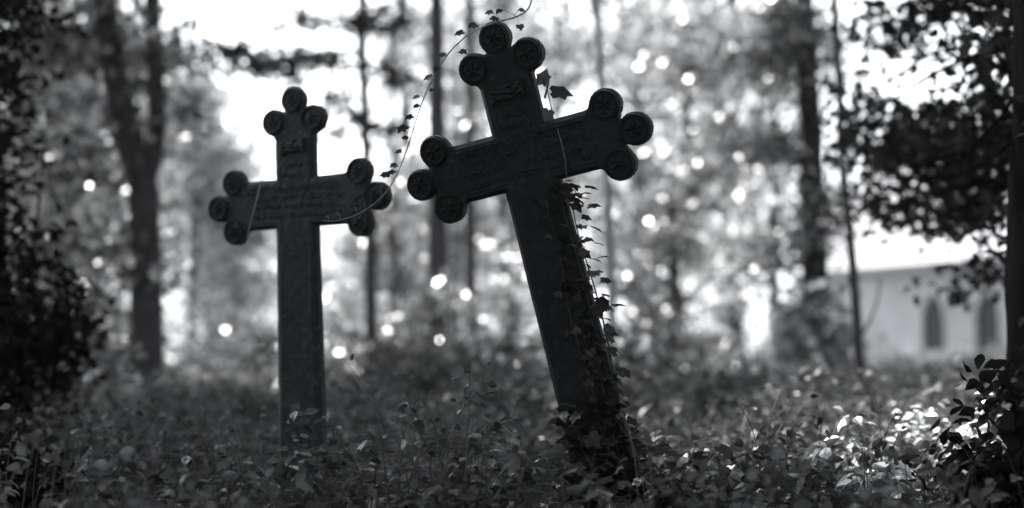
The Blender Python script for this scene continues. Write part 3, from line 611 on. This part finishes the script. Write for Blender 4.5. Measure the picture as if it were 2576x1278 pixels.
# ------------------------------------------------------------------ ivy on the leaning cross
def ivy_on_shaft():
    root = empty('climbing_ivy', onR(.05, -.95), 'ivy climbing the shaft of the leaning cross up to its right arm', 'ivy')
    mb = MB(); P = []; S = []; tip = []
    def run(uv, n, size, spread, w=.0022):
        q = np.array([onR(u, v, o) for u, v, o in uv]); q = smooth_path(q, 10); mb.tube(q, np.linspace(w*1.4, w*.6, len(q)), 5)
        for _ in range(n):
            k = random.randrange(len(q)); P.append(q[k]+rng.normal(size=3)*spread); S.append(size*(.55+.8*random.random()))
    run([(.04, -1.0, .03), (.055, -.8, .032), (.06, -.55, .03), (.075, -.35, .02), (.07, -.15, .02), (.085, -.075, .03)], 95, .029, .013)
    run([(.02, -.95, .035), (.03, -.6, .03), (.02, -.42, .028), (.035, -.25, .028), (.03, -.12, .028)], 100, .025, .016)
    run([(.07, -.9, .02), (.082, -.6, .0), (.088, -.4, -.01), (.078, -.2, -.015), (.095, -.09, -.01)], 46, .030, .009)
    run([(-.05, -1.0, .03), (-.075, -.85, .02), (-.078, -.7, .01)], 26, .026, .010)
    run([(.075, .13, -.03), (.095, .17, -.035), (.10, .2, -.03)], 0, .03, .01)
    mb.build('vine', M['stem'], root)
    P = np.array(P); S = np.array(S)
    # leaves hang out from the iron, blades roughly level and tips outward-down
    n = len(P); tipd = rng.normal(size=(n, 3))*.35+np.array([.7, -.5, -.45]); N = rng.normal(size=(n, 3))*.35+np.array([.1, -.45, .85])
    N /= np.linalg.norm(N, axis=1)[:, None]; tipd -= N*(tipd*N).sum(1)[:, None]; tipd /= np.linalg.norm(tipd, axis=1)[:, None]
    build_leaves('leaves', P+np.array([0, -.008, 0]), S, T_IVY, (np.cross(tipd, N), tipd, N), M['lf_ivy'], root)
    # row of leaves standing off the right edge
    rootb = root
    P2 = np.array([at(x, y, 3.42) for x, y in [(1470, 470), (1452, 500), (1462, 487), (1478, 520), (1462, 545), (1485, 570), (1470, 600), (1495, 612), (1480, 650), (1500, 650), (1490, 690), (1510, 705), (1512, 742), (1500, 760), (1540, 770), (1515, 800), (1520, 840), (1530, 880), (1545, 930), (1540, 975)]])
    n = len(P2); tipd = np.array([1., -.1, -.25])+rng.normal(size=(n, 3))*.25; N = np.array([.15, -.35, .9])+rng.normal(size=(n, 3))*.25
    N /= np.linalg.norm(N, axis=1)[:, None]; tipd -= N*(tipd*N).sum(1)[:, None]; tipd /= np.linalg.norm(tipd, axis=1)[:, None]
    build_leaves('leaves', P2, .026+.012*rng.random(n), T_IVY, (np.cross(tipd, N), tipd, N), M['lf_ivy'], root)
    # dense ivy at the foot
    foot = []
    for v in np.linspace(-1.0, -.62, 340):
        t = (v+.98)/.40
        if random.random() < t*.75: continue
        foot.append(onR(random.uniform(-.085, .105), v, random.uniform(.02, .07)))
    foot = np.array(foot); n = len(foot)
    fr_ = frames(n, 1.1, tip=np.array([0, -.8, -.4]), droop=.2)
    build_leaves('foot_leaves', foot, .020+.034*rng.random(n), T_IVY, fr_, M['lf_ivy'], root)
    b0 = onR(0, -1.0); n = 620; a = rng.random(n)*2*PI; r = .05+.42*rng.random(n)**.8
    Pm = np.stack([b0[0]+r*np.cos(a)*1.15, b0[1]-.05+r*np.sin(a)*.8, np.zeros(n)], 1)
    Pm[:, 2] = [gz(x, y)+.02+max(0, .20-.42*q)*random.random()+.04*random.random() for (x, y), q in zip(Pm[:, :2], r)]
    build_leaves('ground_leaves', Pm, .022+.030*rng.random(n), T_IVY, frames(n, 1.2, droop=.3), M['lf_ivyg'], root)
ivy_on_shaft()
def maple_sprig():
    p = [at(1392, 300, 3.62), at(1384, 262, 3.62), at(1376, 225, 3.6), at(1360, 190, 3.58)]
    root = empty('leafy_sprig', p[0], 'small sprig with jagged dark leaves behind the upper shaft of the leaning cross', 'twig')
    mb = MB(); mb.tube(smooth_path(p, 6), .0014, 5); mb.build('stem', M['stem'], root)
    P = np.array([at(1384, 232, 3.6), at(1362, 215, 3.6), at(1380, 275, 3.6), at(1470, 470, 3.6)])
    Y = np.array([[1, .2, -.12], [.25, .1, 1], [-.25, -.1, -1], [.9, .1, -.5]]); N = np.array([[.15, -.75, .65], [-.2, -1, .1], [.3, -1, 0], [.3, -.7, .6]])
    N = N/np.linalg.norm(N, axis=1)[:, None]; Y = Y-N*(Y*N).sum(1)[:, None]; Y /= np.linalg.norm(Y, axis=1)[:, None]
    build_leaves('leaves', P[:3], np.array([.062, .045, .04]), T_IVY, (np.cross(Y, N)[:3], Y[:3], N[:3]), M['lf_dark'], root)
maple_sprig()

def tendril():
    pts = [(812, 556, 3.25), (850, 555, 3.26), (905, 536, 3.28), (955, 500, 3.30), (990, 455, 3.33), (1018, 390, 3.36), (1040, 325, 3.38), (1060, 262, 3.40), (1090, 195, 3.42), (1128, 135, 3.42), (1165, 98, 3.40), (1205, 72, 3.36), (1255, 55, 3.36), (1300, 42, 3.40), (1328, 22, 3.42), (1335, -10, 3.44), (1310, -60, 3.5)]
    q = smooth_path([at(*p) for p in pts], 8)
    root = empty('ivy_tendril', q[0], 'long thin ivy tendril arching from the upright cross over the top of the leaning cross', 'vine')
    mb = MB(); mb.tube(q, np.linspace(.0012, .0021, len(q)), 6)
    # leaf stalk + leaf: (point px, leaf base offset px, tip direction px, size)
    spec = [((1300,42),(-40,-18),(-12,10),.020),((1285,47),(20,-24),(12,4),.018),((1262,54),(-22,-24),(-18,-2),.022),((1240,58),(-6,-14),(22,10),.026),((1215,68),(-16,-6),(-20,10),.028),((1180,88),(-14,-8),(-22,6),.026),((1300,42),(6,20),(4,18),.024),
            ((1150,112),(6,16),(14,10),.024),((1130,135),(-8,2),(-22,4),.022),((1108,162),(-6,6),(-10,16),.022),((1095,188),(-6,4),(-20,0),.026),((1080,215),(6,8),(-4,14),.014),
            ((1068,242),(-14,0),(-16,2),.018),((1062,262),(-8,2),(-12,10),.018),((1050,298),(-12,-6),(-14,8),.022),((1040,325),(-18,-8),(-16,10),.030),((1030,352),(-4,-4),(-14,-8),.018),
            ((1018,390),(-8,-10),(-12,-8),.018),((1008,410),(-10,4),(-14,8),.020),((1000,430),(-8,0),(-16,2),.020),((990,455),(-10,-16),(-16,0),.026),
            ((960,492),(-4,-24),(-20,-4),.016),((960,492),(-4,-26),(14,-4),.014),((920,527),(-6,-30),(-22,0),.030),((895,540),(-4,-22),(-16,-4),.012),((895,540),(-2,-22),(12,-6),.012),((855,552),(-2,-14),(-8,-10),.012),((828,556),(-2,-10),(-6,-8),.008)]
    P = []; Y = []; N = []; S = []
    for (a, off, tp, s) in spec:
        k = np.argmin([abs(x-a[0])+abs(y-a[1]) for x, y, _ in pts]); D = pts[k][2]
        # depth on the curve nearest to this pixel
        p0 = at(a[0], a[1], D); p1 = at(a[0]+off[0], a[1]+off[1], D-.004); y = at(a[0]+off[0]+tp[0], a[1]+off[1]+tp[1], D-.006-.01*random.random())-p1
        j = np.argmin(np.linalg.norm(q-p0, axis=1)); p0 = q[j]
        mb.tube(smooth_path([p0, (p0+p1)/2+np.array([0, 0, .002]), p1], 3), .0007, 4)
        y /= np.linalg.norm(y); nn = np.array([.2*random.uniform(-1, 1), -.75, .65]); nn /= np.linalg.norm(nn); y -= nn*y.dot(nn); y /= np.linalg.norm(y)
        P.append(p1); Y.append(y); N.append(nn); S.append(s)
    mb.build('vine', M['stemp'], root)
    P, Y, N, S = map(np.array, (P, Y, N, S))
    build_leaves('leaves', P, S, T_IVY, (np.cross(Y, N), Y, N), M['lf_ivy'], root)
tendril()
def stalk(name, pts, r, label, m='stemp'):
    q = smooth_path([at(*p) for p in pts], 8); mb = MB(); mb.tube(q, r, 5)
    root = mb.build(name, M[m]); tag(root, label, 'stalk')
stalk('dry_stalk', [(658, 455, 3.95), (645, 505, 3.93), (630, 560, 3.92), (622, 600, 3.92)], .0022, 'thin pale stalk crossing the left arm of the upright cross')
stalk('dry_stalk', [(1402, 325, 3.42), (1413, 365, 3.40), (1422, 410, 3.39), (1425, 455, 3.40)], .0009, 'hair thin pale stalk hanging on the arm of the leaning cross')

# ------------------------------------------------------------------ undergrowth
def scatter_ground(n, y0, y1, xk=1.15, power=1.0):
    D = y0+(y1-y0)*rng.random(n)**power
    X = (rng.random(n)*2-1)*(.36*D*xk+.3)
    return X, D
def undergrowth():
    Vs = []; Fs = []; off = 0
    def put(P, S, tm, fr):
        nonlocal off
        V, f = leaves(P, S, tm, fr); Vs.append(V); Fs.append(f+off); off += len(V)
    for (n, y0, y1, size, hmax, tm) in ((4500, 2.2, 6.5, .038, .06, T_OVATE), (4000, 2.2, 5.5, .040, .05, T_IVY), (30000, 6.0, 16, .055, .24, T_RHOMB), (16000, 15, 34, .09, .25, T_RHOMB)):
        X, D = scatter_ground(n, y0, y1)
        G = np.array([gz(a, b) for a, b in zip(X, D)])
        dens = np.array([mnoise.noise(Vector((a*1.1, b*1.1, 7))) for a, b in zip(X, D)])
        P = np.stack([X, D, G+hmax*np.clip(.6+2.2*dens, .08, 2.2)*rng.random(n)**.7], 1)
        put(P, size*(.4+1.3*rng.random(n)**1.6), tm, frames(n, 1.3, droop=.25))
    # leafy stems of uneven height, in drifts
    ns = 1700; X, D = scatter_ground(ns, 2.3, 7.5, power=.8); mb = MB(); Q = []; S = []; T = []
    for x, y in zip(X, D):
        k = mnoise.noise(Vector((x*1.6, y*1.6, 21)))+.5*mnoise.noise(Vector((x*5, y*5, 2)))
        H = min(.38, max(.04, .13+.36*k)*(.7+.6*random.random()))
        if y < 4.3 and -.19 < x/y < -.10: H *= .28      # the ground by the upright cross is trodden lower
        if y < 3.6 and -.02 < x/y < .14: H *= .6
        a = random.uniform(0, 2*PI); ln = random.uniform(.1, .6)*H; b = np.array([x, y, gz(x, y)-.01]); e = b+np.array([math.cos(a)*ln, math.sin(a)*ln, H]); mid = (b+e)/2+np.array([-math.cos(a)*ln*.2, -math.sin(a)*ln*.2, H*.12])
        q = smooth_path([b, mid, e], 3); mb.tube(q, np.linspace(.0017, .0007, len(q)), 3)
        big = .030+.032*max(0, .5+.9*mnoise.noise(Vector((x*2.2, y*2.2, 40))))
        nl = random.randint(5, 12)
        for i in range(nl):
            t = .25+.75*i/(nl-1); p = q[min(len(q)-1, int(t*(len(q)-1)))]; th = random.uniform(0, 2*PI); o = np.array([math.cos(th), math.sin(th), random.uniform(-.1, .4)])
            Q.append(p+o*random.uniform(.006, .03)); T.append(o); S.append(big*random.uniform(.5, 1.15)*(1.15-.5*t))
    Q, S, T = map(np.array, (Q, S, T)); put(Q, S, T_OVATE, frames(len(Q), .9, tip=T*1.6, droop=.35))
    # thin grass blades and dead twigs between the leaves
    for x, y in zip(*scatter_ground(520, 2.4, 6.5)):
        b = np.array([x, y, gz(x, y)-.01]); a = random.uniform(0, 2*PI); H = random.uniform(.08, .30); l = random.uniform(.02, .16); o = np.array([math.cos(a)*l, math.sin(a)*l, 0])
        mb.tube(smooth_path([b, b+o*.35+np.array([0, 0, H*.7]), b+o+np.array([0, 0, H])], 4), np.linspace(.0020, .0005, 9), 3)
    V = np.concatenate(Vs); f = np.concatenate(Fs)
    fl = [tuple(dict.fromkeys(q)) for q in f.tolist()]
    o = link_mesh('undergrowth', V, fl, M['lf_herb']); tag(o, 'low leafy ground cover', None, None, 'stuff')
    st = link_mesh('stems', np.concatenate(mb.v), mb.f, M['stem'], o); st['kind'] = 'stuff'
undergrowth()

def herb(px, d, tip_py, label, lean=0, nl=16, leaf=.034, m='lf_herb', tmpl=T_OVATE, nst=3):
    g0 = at(px, HOR, d); base = np.array([g0[0], g0[1], gz(g0[0], g0[1])])
    root = empty('herb', base, label, 'plant', 'leafy weeds among the graves')
    top = at(px, tip_py, d); H = top[2]-base[2]; mb = MB(); P = []; T = []; S = []
    for s in range(nst):
        e = base+np.array([lean+random.uniform(-.10, .10)*(1 if s else .3), random.uniform(-.06, .06), H*(1 if s == 0 else random.uniform(.55, .9))])
        mid = (base+e)/2+np.array([-lean*.4, 0, H*.12])
        q = smooth_path([base+np.array([random.uniform(-.02, .02), 0, -.01]), mid, e], 10); mb.tube(q, np.linspace(.0020, .0009, len(q)), 5)
        for k in range(nl):
            j = int(len(q)*(.35+.62*k/nl)); a = random.uniform(0, 2*PI); p0 = q[j]
            o = np.array([math.cos(a), math.sin(a)*.8, .15]); p1 = p0+o*random.uniform(.012, .035)
            mb.tube([p0, (p0+p1)/2+np.array([0, 0, .003]), p1], .0006, 4); P.append(p1); T.append(o); S.append(leaf*random.uniform(.5, 1.1))
    mb.build('stem', M['stem'], root)
    P, T, S = map(np.array, (P, T, S)); n = len(P); N = rng.normal(size=(n, 3))*.5+np.array([0, 0, 1]); N /= np.linalg.norm(N, axis=1)[:, None]
    T = T-N*(T*N).sum(1)[:, None]; T[:, 2] -= .25; T /= np.linalg.norm(T, axis=1)[:, None]
    build_leaves('leaves', P, S, tmpl, (np.cross(T, N), T, N), M[m], root)
for a in [(735, 3.55, 1005, 'curling weed in front of the foot of the upright cross', .02), (835, 3.45, 1045, 'leafy weed touching the right side of the upright cross foot', .0),
          (770, 3.2, 1120, 'low broad leaved weed before the upright cross', .0), (1000, 3.5, 990, 'tall weed midway between the two cross feet', .03),
          (940, 3.3, 1080, 'bushy weed right of the upright cross foot', -.02), (1190, 3.6, 910, 'tallest thin weed left of the leaning shaft', .02),
          (1180, 3.4, 1060, 'narrow leaved weed left of the leaning shaft', .06), (1300, 3.1, 1150, 'small weed at the left foot of the leaning cross', .03),
          (1090, 3.0, 1150, 'low weed below the tall thin weed', -.03), (560, 3.4, 1140, 'weed left of the upright cross foot', .02), (440, 3.9, 1090, 'weed under the forked tree in shade', .0),
          (310, 3.6, 1120, 'dim weed near the dark left thicket', .02), (250, 3.0, 1190, 'dim low weed at the lower left corner', .0), (640, 2.9, 1190, 'short weed at the bottom left of the upright cross', .0),
          (1700, 3.1, 1180, 'ivy tuft right of the leaning cross foot', .0), (1850, 3.6, 1150, 'weed right of the leaning cross in the grass', .03), (1960, 4.4, 1060, 'weed in front of the broad dark tree', .0),
          (2120, 3.9, 1030, 'sunlit broad leaved weed below the sapling', .04), (2290, 4.3, 1010, 'sunlit weed in front of the chapel shrubs', .05), (2400, 3.8, 1070, 'dense weed below the left chapel window', .0),
          (2480, 4.0, 985, 'bright arching weed beside the huge black trunk', .04), (2200, 3.3, 1150, 'low weed at the lower right', .0)]:
    herb(*a[:3], a[3], lean=a[4], nl=20, leaf=.05 if a[0] > 2000 else .042, tmpl=T_IVY if 'ivy' in a[3] else T_OVATE, m='lf_sun_tint' if 2050 < a[0] else 'lf_herb')  # right-hand weeds get the lightened leaf colour as a painted sun patch

# ------------------------------------------------------------------ air
hm = bpy.data.materials.new('air'); hm.use_nodes = True; ht = hm.node_tree; ht.nodes.clear()
pv = ht.nodes.new('ShaderNodeVolumePrincipled'); pv.inputs['Color'].default_value = (.97, .985, 1, 1); pv.inputs['Density'].default_value = 0.0004; pv.inputs['Anisotropy'].default_value = 0.5
ho_ = ht.nodes.new('ShaderNodeOutputMaterial'); ht.links.new(pv.outputs[0], ho_.inputs['Volume'])
hz = MB(); hz.box((0, 40, 9.5), (130, 110, 25))
haze = hz.build('haze', hm); tag(haze, 'thin pale haze between the trees', None, None, 'stuff')
